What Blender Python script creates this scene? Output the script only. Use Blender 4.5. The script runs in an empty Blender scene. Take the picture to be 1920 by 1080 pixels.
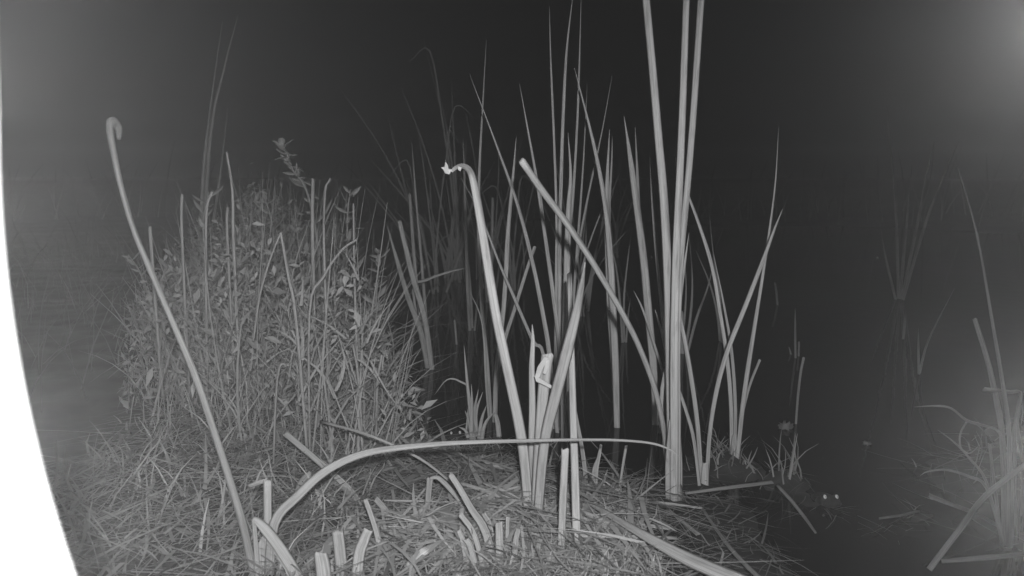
import bpy, bmesh, math, random
from mathutils import Vector, Matrix
R = math.radians
rnd = random.Random(7)
sc = bpy.context.scene
C = sc.collection

# ------------------------------------------------------------------ camera
CAM_H, PITCH, FPX = 0.62, R(8.7), 1371.0        # metres, radians, focal length in photo pixels (1920 wide)
cam_d = bpy.data.cameras.new('camera'); cam = bpy.data.objects.new('camera', cam_d); C.objects.link(cam)
cam.location = (0, 0, CAM_H); cam.rotation_euler = (R(90) - PITCH, 0, 0)
cam_d.sensor_width = 36; cam_d.lens = 36 * FPX / 1920
cam_d.clip_start = 0.02; cam_d.clip_end = 400
cam_d.dof.use_dof = True; cam_d.dof.focus_distance = 1.5; cam_d.dof.aperture_fstop = 6
sc.camera = cam

# ------------------------------------------------------------------ night sky
w = bpy.data.worlds.new('World'); sc.world = w; w.use_nodes = True
nt = w.node_tree; nt.nodes.clear()
sky = nt.nodes.new('ShaderNodeTexSky'); sky.sky_type = 'NISHITA'; sky.sun_disc = False
sky.sun_elevation = R(-4); sky.sun_rotation = R(160)
bw = nt.nodes.new('ShaderNodeRGBToBW'); bg = nt.nodes.new('ShaderNodeBackground'); out = nt.nodes.new('ShaderNodeOutputWorld')
nt.links.new(sky.outputs[0], bw.inputs[0]); nt.links.new(bw.outputs[0], bg.inputs[0]); nt.links.new(bg.outputs[0], out.inputs[0])
bg.inputs[1].default_value = 0.01
vs = sc.view_settings; vs.view_transform = 'Standard'; vs.look = 'None'; vs.exposure = 0; vs.gamma = 1; vs.use_curve_mapping = False
sc.cycles.use_denoising = True
sc.cycles.max_bounces = 4; sc.cycles.diffuse_bounces = 2; sc.cycles.glossy_bounces = 3; sc.cycles.volume_bounces = 0
sc.cycles.transparent_max_bounces = 4; sc.cycles.sample_clamp_indirect = 2

# camera geometry in photo pixels, used only to measure where things stand on the ground
FW = Vector((0, math.cos(PITCH), -math.sin(PITCH))); UP = Vector((0, math.sin(PITCH), math.cos(PITCH))); EYE = Vector((0, 0, CAM_H))
def ray(px, py): return FW + Vector((1, 0, 0)) * ((px - 960) / FPX) + UP * ((540 - py) / FPX)
def at(px, py, Y):
    r = ray(px, py); return EYE + r * (Y / r.y)
def fwd(px, py, D): return EYE + ray(px, py) * D
def gnd(px, py, z=0.0):
    r = ray(px, py); return EYE + r * ((z - CAM_H) / r.z)

# ------------------------------------------------------------------ infrared main lamp, and unseen lamps added for the edge glow
VEIL_DENSITY, VEIL_G = 0.03, 0.78
def spot(name, loc, target, watts, size, blend, radius=0.015):
    l = bpy.data.lights.new(name, 'SPOT'); l.energy = watts; l.spot_size = R(size); l.spot_blend = blend; l.shadow_soft_size = radius
    o = bpy.data.objects.new(name, l); C.objects.link(o); o.location = loc
    o.rotation_euler = (Vector(target) - Vector(loc)).to_track_quat('-Z', 'Y').to_euler(); return o
LAMP_MAIN = Vector((0.035, -0.12, CAM_H + 0.11))
GLOW_LEFT = [fwd(-185, y_, 0.40) for y_ in (-130, 130, 390, 650)] + [fwd(-95, 850, 0.40), fwd(-40, 1120, 0.40)]  # unseen lamps added beyond the frame for glow along the left edge
GLOW_RIGHT = fwd(2085, 20, 0.29)  # unseen lamp added for the glow in the upper right corner
GLOW_LOW = fwd(2130, 900, 0.34)  # unseen lamp added to lift the glow at lower right
lamp_main = spot('main_and_glow_lamp', LAMP_MAIN, gnd(830, 720), 64, 88, 1.0)
glows_left = [spot('main_and_glow_lamp', p, p + Vector((0.6, -1, 0)), 34, 165, 1.0) for p in GLOW_LEFT]
glow_right = spot('main_and_glow_lamp', GLOW_RIGHT, GLOW_RIGHT + Vector((-0.6, -1, -0.3)), 5.6, 165, 1.0)
glow_low = spot('main_and_glow_lamp', GLOW_LOW, GLOW_LOW + Vector((-0.6, -1, 0)), 8, 165, 1.0)

# ------------------------------------------------------------------ helpers
def tag(o, label=None, cat=None, group=None, kind=None):
    if label: o['label'] = label
    if cat: o['category'] = cat
    if group: o['group'] = group
    if kind: o['kind'] = kind
    return o
def link(name, me, mat, parent=None, smooth=True):
    o = bpy.data.objects.new(name, me); C.objects.link(o)
    if mat and not me.materials: me.materials.append(mat)
    if smooth: me.polygons.foreach_set('use_smooth', [True] * len(me.polygons))
    if parent: o.parent = parent; o.matrix_parent_inverse = parent.matrix_world.inverted() if False else Matrix.Translation(-Vector(parent.location))
    return o
def empty(name, loc):
    o = bpy.data.objects.new(name, None); C.objects.link(o); o.location = loc; o.empty_display_size = 0.05; return o
def mesh(name, vs_, fs_, uvs=None, tone=None):
    me = bpy.data.meshes.new(name); me.from_pydata([tuple(v) for v in vs_], [], fs_)
    if uvs:
        ul = me.uv_layers.new(name='UVMap'); idx = [0] * len(me.loops); me.loops.foreach_get('vertex_index', idx)
        ul.data.foreach_set('uv', [c for i in idx for c in uvs[i]])
    if tone:
        a = me.attributes.new('tone', 'FLOAT', 'POINT'); a.data.foreach_set('value', tone)
    me.update(); return me
def sstep(t): t = max(0, min(1, t)); return t * t * (3 - 2 * t)
def hsh(x, y):
    v = math.sin(x * 12.9898 + y * 78.233) * 43758.5453; return v - math.floor(v)
def vnoise(x, y):
    ix, iy = math.floor(x), math.floor(y); fx, fy = sstep(x - ix), sstep(y - iy)
    a = hsh(ix, iy) * (1 - fx) + hsh(ix + 1, iy) * fx; b = hsh(ix, iy + 1) * (1 - fx) + hsh(ix + 1, iy + 1) * fx
    return a * (1 - fy) + b * fy - 0.5

# ------------------------------------------------------------------ materials (the camera sees one grey infrared band)
def material(name, build, rough=0.6, spec=0.3):
    m = bpy.data.materials.new(name); m.use_nodes = True; n = m.node_tree; b = n.nodes['Principled BSDF']
    b.inputs['Roughness'].default_value = rough; b.inputs['Specular IOR Level'].default_value = spec
    build(n, b); return m
def nd(n, t, **kw):
    x = n.nodes.new(t)
    for k, v in kw.items(): setattr(x, k, v)
    return x
def ramp(n, fac, lo, hi, p0=0.3, p1=0.7):
    r = nd(n, 'ShaderNodeMapRange'); r.inputs[1].default_value = p0; r.inputs[2].default_value = p1
    r.inputs[3].default_value = lo; r.inputs[4].default_value = hi; n.links.new(fac, r.inputs[0]); return r.outputs[0]
def mul(n, a, b):
    x = nd(n, 'ShaderNodeMath', operation='MULTIPLY'); n.links.new(a, x.inputs[0])
    if isinstance(b, (int, float)): x.inputs[1].default_value = b
    else: n.links.new(b, x.inputs[1])
    return x.outputs[0]
def leaf_mat(name, lo, hi, rough=0.5):
    def build(n, b):
        tc = nd(n, 'ShaderNodeTexCoord'); oi = nd(n, 'ShaderNodeObjectInfo')
        mp = nd(n, 'ShaderNodeMapping'); mp.inputs['Scale'].default_value = (14, 4, 1); n.links.new(tc.outputs['UV'], mp.inputs[0])
        ns = nd(n, 'ShaderNodeTexNoise'); ns.inputs['Scale'].default_value = 1; ns.inputs['Detail'].default_value = 4; n.links.new(mp.outputs[0], ns.inputs[0])
        mp2 = nd(n, 'ShaderNodeMapping'); mp2.inputs['Scale'].default_value = (2, 13, 1); n.links.new(tc.outputs['UV'], mp2.inputs[0])
        n2 = nd(n, 'ShaderNodeTexNoise'); n2.inputs['Scale'].default_value = 1; n2.inputs['Detail'].default_value = 3; n.links.new(mp2.outputs[0], n2.inputs[0])
        base = ramp(n, ns.outputs[0], lo, hi); blot = ramp(n, n2.outputs[0], 0.6, 1.08, 0.28, 0.5)
        v = mul(n, mul(n, base, blot), oi.outputs['Color']); n.links.new(v, b.inputs['Base Color'])
        bp = nd(n, 'ShaderNodeBump'); bp.inputs['Strength'].default_value = 0.25; bp.inputs['Distance'].default_value = 0.002
        n.links.new(ns.outputs[0], bp.inputs['Height']); n.links.new(bp.outputs[0], b.inputs['Normal'])
    return material(name, build, rough, 0.25)
def tone_mat(name, lo, hi, rough=0.7):
    def build(n, b):
        at_ = nd(n, 'ShaderNodeAttribute', attribute_name='tone')
        n.links.new(ramp(n, at_.outputs['Fac'], lo, hi, 0, 1), b.inputs['Base Color'])
    return material(name, build, rough, 0.15)
def plain_mat(name, v, rough=0.6, spec=0.3, noise=0.12, scale=60):
    def build(n, b):
        tc = nd(n, 'ShaderNodeTexCoord'); ns = nd(n, 'ShaderNodeTexNoise'); ns.inputs['Scale'].default_value = scale; ns.inputs['Detail'].default_value = 5
        n.links.new(tc.outputs['Object'], ns.inputs[0]); n.links.new(ramp(n, ns.outputs[0], v * (1 - noise), v * (1 + noise)), b.inputs['Base Color'])
    return material(name, build, rough, spec)
M_LEAF = leaf_mat('cattail_leaf', 0.32, 0.60)
M_DRY = leaf_mat('dry_reed', 0.25, 0.60, 0.7)
M_GRASS = tone_mat('grass', 0.18, 0.48)
M_LITTER = tone_mat('litter', 0.12, 0.50)
M_WEED = plain_mat('weed_leaf', 0.42, 0.6, 0.25)
M_TORN = plain_mat('torn_pith_and_eyeshine', 0.62, 0.8, 0.1, 0.05)
M_WHITE = plain_mat('white_plastic', 0.8, 0.45, 0.4, 0.02)
M_METAL = plain_mat('grey_metal', 0.3, 0.4, 0.5)
M_FROG = plain_mat('frog_skin', 0.03, 0.6, 0.2, 0.45, 90)
M_EYESHINE = plain_mat('frog_eyeshine', 0.95, 0.2, 0.8, 0.03)  # near-white base colour paints the reflected eyeshine
M_PUPIL = plain_mat('frog_pupil', 0.25, 0.2, 0.6)
def mud(n, b):
    tc = nd(n, 'ShaderNodeTexCoord')
    a = nd(n, 'ShaderNodeTexNoise'); a.inputs['Scale'].default_value = 14; a.inputs['Detail'].default_value = 8; n.links.new(tc.outputs['Object'], a.inputs[0])
    c = nd(n, 'ShaderNodeTexNoise'); c.inputs['Scale'].default_value = 2.2; c.inputs['Detail'].default_value = 3; n.links.new(tc.outputs['Object'], c.inputs[0])
    n.links.new(mul(n, ramp(n, a.outputs[0], 0.02, 0.07), ramp(n, c.outputs[0], 0.6, 1.3)), b.inputs['Base Color'])
    bp = nd(n, 'ShaderNodeBump'); bp.inputs['Strength'].default_value = 0.5; bp.inputs['Distance'].default_value = 0.005
    n.links.new(a.outputs[0], bp.inputs['Height']); n.links.new(bp.outputs[0], b.inputs['Normal'])
M_MUD = material('wet_mud', mud, 0.75, 0.2)
def water(n, b):
    b.inputs['Base Color'].default_value = (0.008, 0.008, 0.008, 1); b.inputs['IOR'].default_value = 1.33
    tc = nd(n, 'ShaderNodeTexCoord'); a = nd(n, 'ShaderNodeTexNoise'); a.inputs['Scale'].default_value = 9; a.inputs['Detail'].default_value = 2
    n.links.new(tc.outputs['Object'], a.inputs[0])
    bp = nd(n, 'ShaderNodeBump'); bp.inputs['Strength'].default_value = 0.05; bp.inputs['Distance'].default_value = 0.01
    n.links.new(a.outputs[0], bp.inputs['Height']); n.links.new(bp.outputs[0], b.inputs['Normal'])
M_WATER = material('pond_water', water, 0.03, 0.5)

# ------------------------------------------------------------------ ground and water
def shore(x):                                   # y of the near waterline
    pts = [(-9, 1.5), (-0.6, 1.75), (-0.25, 1.66), (-0.1, 1.52), (0.1, 1.44), (0.2, 1.37), (0.28, 1.37), (0.36, 1.43), (0.46, 1.52), (0.55, 1.40), (0.66, 1.24), (0.8, 1.3), (0.9, 1.55), (1.3, 1.8), (9, 2.6)]
    for (a, b), (c, d) in zip(pts, pts[1:]):
        if x <= c: return b + (d - b) * sstep((x - a) / (c - a))
    return pts[-1][1]
def bank_edge(y): return -0.20 - max(0, y - 1.6) * 0.42      # x of the right edge of the left bank
def height(x, y):
    d = shore(x) - y + 0.03 * vnoise(x * 9, y * 9)
    wet = sstep((x - 0.20) / 0.30) * (1 - sstep((x - 0.78) / 0.2))
    h = (0.045 - 0.052 * wet) * sstep(d / 0.22) + 0.022 * wet * vnoise(x * 8, y * 11) if d > 0 else max(-0.3, d * 0.45)
    d2 = min(bank_edge(y) - x, 3.9 + max(0, -1.2 - x) * 2.2 - y) + 0.05 * vnoise(x * 5, y * 5)
    h2 = 0.11 * sstep(d2 / 0.45) if d2 > 0 else max(-0.3, d2 * 0.6)
    for (hx, hy, hr, hh) in ((0.455, 1.50, 0.06, 0.035), (0.37, 1.42, 0.04, 0.025), (0.56, 1.42, 0.035, 0.025), (0.265, 1.335, 0.05, 0.03)): h = max(h, hh * 1.6 * math.exp(-((x - hx) ** 2 + (y - hy) ** 2) / (2 * hr * hr)) - hh * 0.6)
    r = math.hypot(x, (y - 1.5)) - 8.6 + 0.6 * vnoise(x * 0.7, y * 0.7)
    h3 = min(0.5, 0.05 * r) if r > 0 else max(-0.3, r * 0.3)
    h = max(h, h2, h3)
    if h > 0: h += (0.014 - 0.010 * wet) * vnoise(x * 14, y * 14) + 0.006 * vnoise(x * 40, y * 40) * (1 - 0.7 * wet)
    return h
def axis(lo, hi, step, far, n):
    a = [lo + i * step for i in range(int((hi - lo) / step) + 1)]
    g = [((i + 1) / n) ** 2.4 for i in range(n)]
    return [lo - t * (far + lo) for t in reversed(g)] + a + [hi + t * (far - hi) for t in g]
xs = axis(-2.2, 2.0, 0.025, 70, 26); ys = axis(0.2, 4.2, 0.025, 70, 30)
gv = [(x, y, height(x, y)) for y in ys for x in xs]; nx = len(xs)
gf = [(j * nx + i, j * nx + i + 1, (j + 1) * nx + i + 1, (j + 1) * nx + i) for j in range(len(ys) - 1) for i in range(nx - 1)]
tag(link('ground', mesh('ground', gv, gf), M_MUD), kind='structure')
wv = [(-12, -9, 0), (12, -9, 0), (12, 13, 0), (-12, 13, 0)]
tag(link('water', mesh('water', wv, [(0, 1, 2, 3)]), M_WATER), kind='structure')

# ------------------------------------------------------------------ reed blades
def catmull(P, n):
    Q = [P[0] * 2 - P[1]] + P + [P[-1] * 2 - P[-2]]; o = []; m = len(P) - 1
    for k in range(n + 1):
        t = k / n * m; i = min(int(t), m - 1); u = t - i; a, b, c, d = Q[i:i + 4]
        o.append(0.5 * ((2 * b) + (c - a) * u + (2 * a - 5 * b + 4 * c - d) * u * u + (3 * b - 3 * c + d - a) * u ** 3))
    return o
LENS = [(-0.5, 0.02), (-0.3, 0.055), (0, 0.075), (0.3, 0.055), (0.5, 0.02), (0.3, -0.04), (-0.3, -0.04)]
ROUND = [(0.5 * math.cos(a), 0.5 * math.sin(a)) for a in [R(360 * k / 8) for k in range(8)]]
def blade_mesh(path, widths, section=LENS, twist=0.0, spin=0.0, end='tip'):
    n = len(path) - 1; vs_, uv = [], []; k = len(section); L = 0
    wl = len(widths) - 1; rag = end == 'cut' and widths[-1] > 0.004
    for i, p in enumerate(path):
        T = (path[min(i + 1, n)] - path[max(i - 1, 0)]).normalized()
        V = (EYE - p).normalized(); W = T.cross(V)
        W = W.normalized() if W.length > 1e-4 else Vector((1, 0, 0)); N = W.cross(T).normalized()
        a = twist + spin * i / n; W, N = W * math.cos(a) + N * math.sin(a), N * math.cos(a) - W * math.sin(a)
        t = i / n * wl; j = min(int(t), wl - 1); wd = widths[j] + (widths[j + 1] - widths[j]) * (t - j)
        if i: L += (p - path[i - 1]).length
        for q, (u, h) in enumerate(section):
            e = T * (wd * (hsh(u * 7.1 + p.x * 50, p.z * 31) - 0.55) * 0.7) if rag and i == n else Vector((0, 0, 0))
            vs_.append(p + W * (u * wd) + N * (h * wd) + e); uv.append((u + 0.5, L))
    fs_ = [(i * k + j, i * k + (j + 1) % k, (i + 1) * k + (j + 1) % k, (i + 1) * k + j) for i in range(n) for j in range(k)]
    fs_ += [tuple(range(k - 1, -1, -1)), tuple(n * k + j for j in range(k))]
    return mesh('blade', vs_, fs_, uv)
def depth(p): return (p - EYE).dot(FW)
def blade(parent, pts, wpx, end='tip', Y=None, dy=0.0, lay=None, mat=None, shade=1.0, name='leaf', section=None, twist=None, sink=0.0, dys=None):
    """pts: photo pixels root to tip. Upright blades stand at distance Y and lean by dy; lying ones rest on the plane z = lay."""
    m = len(pts) - 1
    if lay is not None: P = [gnd(x, y, lay if not isinstance(lay, (tuple, list)) else lay[i]) for i, (x, y) in enumerate(pts)]
    else: P = [at(x, y, Y + (dys[i] if dys else dy * (i / m) ** 1.3)) for i, (x, y) in enumerate(pts)]
    if sink: P[0] = P[0] + Vector((0, 0, -sink))
    path = catmull(P, max(10, 4 * m))
    D = sum(depth(p) for p in P) / len(P)
    ws = [x * D / FPX for x in wpx]
    if end == 'tip': ws = ws + [ws[-1] * 0.12]
    tw = rnd.uniform(-0.45, 0.45) if twist is None else twist
    ws = [x / max(0.6, math.cos(tw)) for x in ws]
    o = link(name, blade_mesh(path, ws, section or LENS, tw, rnd.uniform(-0.2, 0.2), end), mat or M_LEAF, parent)
    s = shade * rnd.uniform(0.92, 1.06); o.color = (s, s, s, 1); return o
def clump(name, label, cat, base, leaves, z=0.0, group=None, jitter=0.03, mat=None, shade=1.0):
    """leaves: (points, widths[, options])."""
    g = gnd(base[0], base[1], z); t = tag(empty(name, g), label, cat, group)
    for L in leaves:
        o = dict(L[2]) if len(L) > 2 else {}
        o.setdefault('mat', mat); o.setdefault('shade', shade); o.setdefault('sink', 0.04 if o.get('lay') is None else 0)
        if o.get('lay') is None: o['Y'] = g.y + o.pop('yo', rnd.uniform(-jitter, jitter))
        blade(t, L[0], L[1], **o)
    return t
def single(name, label, cat, pts, wpx, z=0.0, group=None, base=None, **o):
    g = gnd(*(base or pts[0]), z if o.get('lay') is None else (o['lay'] if not isinstance(o['lay'], (tuple, list)) else o['lay'][0]))
    if o.get('lay') is None: o['Y'] = g.y; o.setdefault('sink', 0.03)
    b = blade(None, pts, wpx, name=name, **o)
    b.data.transform(Matrix.Translation(-g)); b.location = g
    return tag(b, label, cat, group)
CUT = {'end': 'cut'}
GC, GS, GF = 'cattail clumps standing in the pond', 'cut reed stubs on the near bank', 'fallen reeds on the near bank'

# --- the bright clump in the middle of the foreground
front = clump('cattail_clump', 'brightest cattail clump in the centre foreground with a hooked broken leaf', 'cattail', (1000, 965), [
    ([(994, 965), (984, 870), (972, 790), (951, 690), (928, 580), (910, 470), (896, 385), (886, 335), (878, 317), (866, 311), (854, 315), (846, 322)], [19, 21, 19, 18, 15, 12, 8, 6], {'end': 'cut', 'twist': 0.1, 'yo': 0.0, 'dys': [0, 0, 0, 0, 0.01, 0.02, 0.02, 0.02, 0.0, -0.02, -0.04, -0.05]}),
    ([(998, 960), (997, 850), (998, 760), (997, 690), (999, 640), (998, 608)], [13, 14, 13, 11, 8], {'yo': 0.015, 'twist': 0.15}),
    ([(1003, 965), (1010, 860), (1016, 770), (1022, 700), (1027, 665)], [20, 21, 22, 23], {'end': 'cut', 'yo': -0.012, 'twist': 0.0}),
    ([(1006, 965), (1020, 840), (1040, 750), (1062, 665), (1080, 590), (1090, 540), (1097, 492)], [19, 21, 23, 22, 17, 10], {'yo': -0.03, 'twist': -0.1, 'dy': -0.22}),
    ([(1000, 1000), (1000, 960), (1001, 900)], [24, 22, 14], {'yo': 0.02, 'name': 'sheath', 'shade': 0.9}),
], z=0.045)
Yf = front.location.y
# torn flap and shredded tip, pale pith showing
def shard(parent, pix, Y, name, mat=M_TORN, th=0.0016):
    P = [at(x, y, Y + dz) for x, y, dz in pix]; back = [p + Vector((0, th, 0)) for p in P]; n = len(P)
    fs_ = [tuple(range(n)), tuple(range(2 * n - 1, n - 1, -1))] + [(i, i + n, (i + 1) % n + n, (i + 1) % n) for i in range(n)]
    return link(name, mesh(name, P + back, fs_), mat, parent, smooth=False)
Yt = Yf - 0.03
shard(front, [(1008, 688, 0), (1021, 669, 0), (1029, 671, .003), (1016, 694, 0), (1010, 712, -.004), (1003, 706, -.004)], Yt, 'torn_flap')
shard(front, [(1024, 676, 0), (1030, 674, 0), (1028, 690, -.004), (1022, 702, -.006), (1018, 700, -.004)], Yt, 'torn_flap')
shard(front, [(1002, 704, 0), (1010, 708, 0), (1024, 716, .004), (1036, 724, .006), (1037, 731, .006), (1022, 723, .002), (1005, 715, 0)], Yt - .004, 'torn_flap')
shard(front, [(848, 318, 0), (842, 327, 0), (835, 325, -.004), (831, 318, -.008), (827, 314, -.01), (834, 313, -.006), (835, 303, -.004), (840, 310, -.002), (841, 317, 0)], Yf - 0.05, 'shredded_tip')
shard(front, [(858, 312, 0), (866, 314, 0), (863, 321, -.003), (859, 318, -.003)], Yf - 0.04, 'shredded_tip')

single('cattail_shoot', 'slim pale cattail stalk with a cut top right of the brightest clump', 'cattail', [(1083, 1045), (1079, 920), (1075, 790), (1071, 640), (1068, 512)], [16, 15, 14, 12, 10], z=0.045, end='cut', twist=0.1, dy=0.3)
single('reed_stub', 'waist-high square-cut reed stub left of the slim cut stalk', 'reed stub', [(1051, 1040), (1055, 950), (1060, 843)], [14, 15, 14], z=0.045, group=GS, end='cut', twist=0.05)
single('cattail_shoot', 'short curved reed blade behind the slim cut stalk at the water edge', 'reed', [(1102, 930), (1094, 860), (1080, 780), (1074, 730)], [9, 9, 7], z=0.0, twist=0.4)

# --- tall stand right behind it
clump('cattail_clump', 'tall dense cattail stand rising behind the brightest clump', 'cattail', (1048, 812), [
    ([(1057, 815), (1057, 690), (1061, 560), (1066, 400), (1070, 330), (1065, 248)], [11, 12, 12, 13, 9, 5], {'yo': -0.05, 'twist': 0.1}),
    ([(1046, 812), (1046, 640), (1047, 520), (1050, 420), (1056, 300)], [14, 15, 13, 7], {'yo': 0.06}),
    ([(1044, 812), (1042, 650), (1047, 480), (1052, 340), (1055, 240), (1062, 100), (1075, -15)], [6, 7, 7, 6], {'yo': 0.08}),
    ([(1046, 812), (1043, 560), (1044, 420), (1039, 260), (1033, 120), (1030, 12)], [6, 6, 5, 4], {'yo': 0.05}),
    ([(1050, 812), (1056, 560), (1072, 400), (1081, 260), (1086, 130), (1090, -15)], [5, 6, 5, 4], {'yo': 0.16}),
    ([(1052, 812), (1052, 690), (1038, 560), (1020, 430), (1005, 330), (990, 245), (974, 157)], [7, 8, 8, 6, 4], {'yo': 0.02}),
    ([(1050, 812), (1048, 690), (1036, 540), (1022, 430), (1012, 340)], [5, 6, 5, 3], {'yo': 0.1}),
    ([(1048, 812), (1030, 665), (1018, 590), (1000, 500), (972, 390), (930, 270), (880, 138)], [8, 9, 8, 7, 4], {'yo': 0.0, 'dy': 0.12}),
    ([(1044, 812), (1020, 668), (1000, 640), (965, 560), (935, 490), (900, 400), (864, 333)], [6, 7, 6, 4], {'yo': 0.03}),
    ([(1052, 812), (1064, 640), (1080, 500), (1096, 400), (1128, 250), (1148, 140)], [6, 6, 5, 3], {'yo': 0.3, 'shade': 0.9}),
    ([(1052, 812), (1072, 600), (1084, 440), (1094, 300), (1101, 158)], [6, 6, 5, 3], {'yo': 0.22, 'shade': 0.9}),
    ([(1054, 812), (1076, 610), (1092, 500), (1130, 390), (1152, 350)], [5, 5, 4, 2], {'yo': 0.35, 'shade': 0.9}),
], group=GC)
clump('cattail_clump', 'slender cattail clump left of the brightest clump with a square-cut leaning leaf', 'cattail', (924, 792), [
    ([(922, 792), (914, 690), (906, 600), (901, 530), (897, 430), (899, 320), (905, 200), (912, 75)], [8, 8, 7, 6, 4], {'yo': 0.05, 'dy': 0.25}),
    ([(926, 792), (930, 700), (942, 600), (948, 520), (952, 440), (961, 340), (968, 257)], [8, 8, 9, 9, 6], {'yo': 0.0}),
    ([(929, 792), (932, 710), (946, 640), (965, 580), (985, 515), (1003, 462)], [7, 7, 7, 6], {'end': 'cut', 'yo': 0.02}),
    ([(920, 792), (912, 720), (908, 640), (900, 590), (880, 545)], [5, 5, 3], {'yo': 0.04}),
], group=GC)
clump('cattail_clump', 'pair of broad overlapping cattail leaves rising straight from black water', 'cattail', (1157, 797), [
    ([(1158, 797), (1154, 690), (1150, 600), (1144, 480), (1134, 380), (1112, 265), (1077, 127)], [12, 14, 14, 12, 9, 6], {'yo': -0.02, 'twist': 0.1}),
    ([(1157, 797), (1152, 690), (1144, 570), (1139, 430), (1138, 350), (1143, 243)], [11, 13, 14, 12, 8], {'yo': 0.02, 'twist': 0.1}),
    ([(1157, 797), (1150, 600), (1142, 420), (1147, 300), (1148, 255)], [6, 7, 6, 3], {'yo': 0.05}),
], group=GC)
clump('cattail_clump', 'broad leaning cattail left of the thickest stem, top near mid sky', 'cattail', (1231, 797), [
    ([(1231, 797), (1226, 700), (1217, 600), (1207, 490), (1197, 410), (1185, 320), (1178, 270), (1170, 218)], [13, 15, 15, 14, 12, 7], {'yo': 0.0, 'twist': 0.1}),
    ([(1230, 797), (1222, 650), (1210, 500), (1199, 400), (1195, 320), (1191, 238)], [6, 6, 7, 6], {'yo': 0.05}),
    ([(1236, 797), (1250, 690), (1242, 590), (1231, 480), (1223, 380), (1218, 293)], [6, 7, 7, 6, 4], {'yo': -0.06}),
    ([(1236, 797), (1246, 720), (1228, 650), (1205, 580), (1188, 545)], [6, 6, 5, 4], {'yo': -0.04}),
    ([(1238, 797), (1252, 720), (1244, 640), (1234, 600), (1228, 580)], [5, 5, 4], {'yo': -0.03}),
], group=GC)
# --- the thick clump right of centre
thick = clump('cattail_clump', 'thickest cattail stem right of centre, three tall leaves leaving the picture top', 'cattail', (1265, 938), [
    ([(1262, 938), (1258, 800), (1255, 640), (1252, 520), (1245, 380), (1235, 260), (1222, 110), (1208, -40)], [16, 17, 17, 16, 15, 14, 13], {'end': 'cut', 'yo': 0.03, 'twist': 0.15, 'shade': 0.92}),
    ([(1265, 938), (1264, 800), (1264, 660), (1267, 500), (1273, 360), (1279, 220), (1284, 80), (1288, -40)], [16, 17, 16, 14, 13, 12], {'end': 'cut', 'yo': -0.01, 'twist': 0.1}),
    ([(1270, 938), (1270, 800), (1269, 660), (1275, 500), (1286, 380), (1298, 240), (1309, 80), (1317, -40)], [14, 14, 13, 12, 12, 12], {'end': 'cut', 'yo': 0.0, 'twist': 0.2}),
    ([(1260, 938), (1258, 870), (1262, 790)], [22, 22, 16], {'end': 'cut', 'yo': -0.005, 'name': 'sheath'}),
    ([(1272, 938), (1272, 870), (1270, 796)], [18, 17, 10], {'end': 'cut', 'yo': 0.005, 'name': 'sheath'}),
    ([(1266, 950), (1266, 925), (1264, 905)], [33, 30, 20], {'end': 'cut', 'yo': 0.0, 'name': 'sheath', 'shade': 0.85}),
    ([(1262, 930), (1240, 760), (1258, 660), (1272, 580), (1283, 500), (1292, 436)], [6, 7, 8, 8, 5], {'yo': 0.1}),
], z=0.01, group=GC)
Yk = thick.location.y
single('broken_stalk', 'long round stalk leaning left across the reeds with a cut end', 'reed', [(1256, 880), (1246, 815), (1228, 730), (1196, 645), (1160, 575), (1110, 490), (1060, 415), (1020, 362), (978, 301)], [10, 11, 11, 12, 12], base=(1256, 905), section=ROUND, end='cut', dy=-0.25, twist=0)
clump('cattail_clump', 'three-leaved cattail beside the thickest stem with a long right-arching leaf', 'cattail', (1322, 905), [
    ([(1319, 905), (1308, 800), (1296, 710), (1282, 630), (1268, 560), (1262, 490)], [8, 9, 9, 8, 5], {'yo': 0.0}),
    ([(1316, 905), (1302, 830), (1288, 775), (1272, 728)], [6, 7, 6], {'end': 'cut', 'yo': -0.01}),
    ([(1325, 905), (1330, 820), (1344, 730), (1365, 655), (1395, 580), (1430, 490), (1452, 430), (1468, 391)], [8, 8, 9, 9, 8, 5], {'yo': 0.0}),
    ([(1322, 912), (1322, 890), (1323, 868)], [16, 15, 10], {'end': 'cut', 'name': 'sheath', 'yo': -0.005}),
], z=0.01, group=GC)
clump('cattail_clump', 'slim cattail on a small hummock at the right edge of the reeds', 'cattail', (1377, 868), [
    ([(1373, 868), (1371, 770), (1363, 670), (1349, 580), (1335, 500), (1312, 425), (1288, 360), (1262, 288)], [7, 8, 7, 7, 5], {'yo': 0.0}),
    ([(1378, 868), (1379, 770), (1372, 660), (1357, 570), (1338, 476)], [6, 7, 6, 4], {'yo': 0.03}),
    ([(1380, 866), (1394, 750), (1412, 630), (1428, 530), (1443, 430), (1454, 340), (1460, 238)], [8, 9, 7, 5, 3], {'yo': -0.01}),
    ([(1379, 860), (1390, 790), (1405, 725), (1425, 674)], [5, 5, 5], {'end': 'cut', 'yo': 0.03, 'shade': 0.8}),
    ([(1376, 876), (1376, 850), (1377, 815)], [15, 14, 8], {'end': 'cut', 'name': 'sheath', 'yo': -0.005}),
], z=0.012, group=GC)

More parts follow.
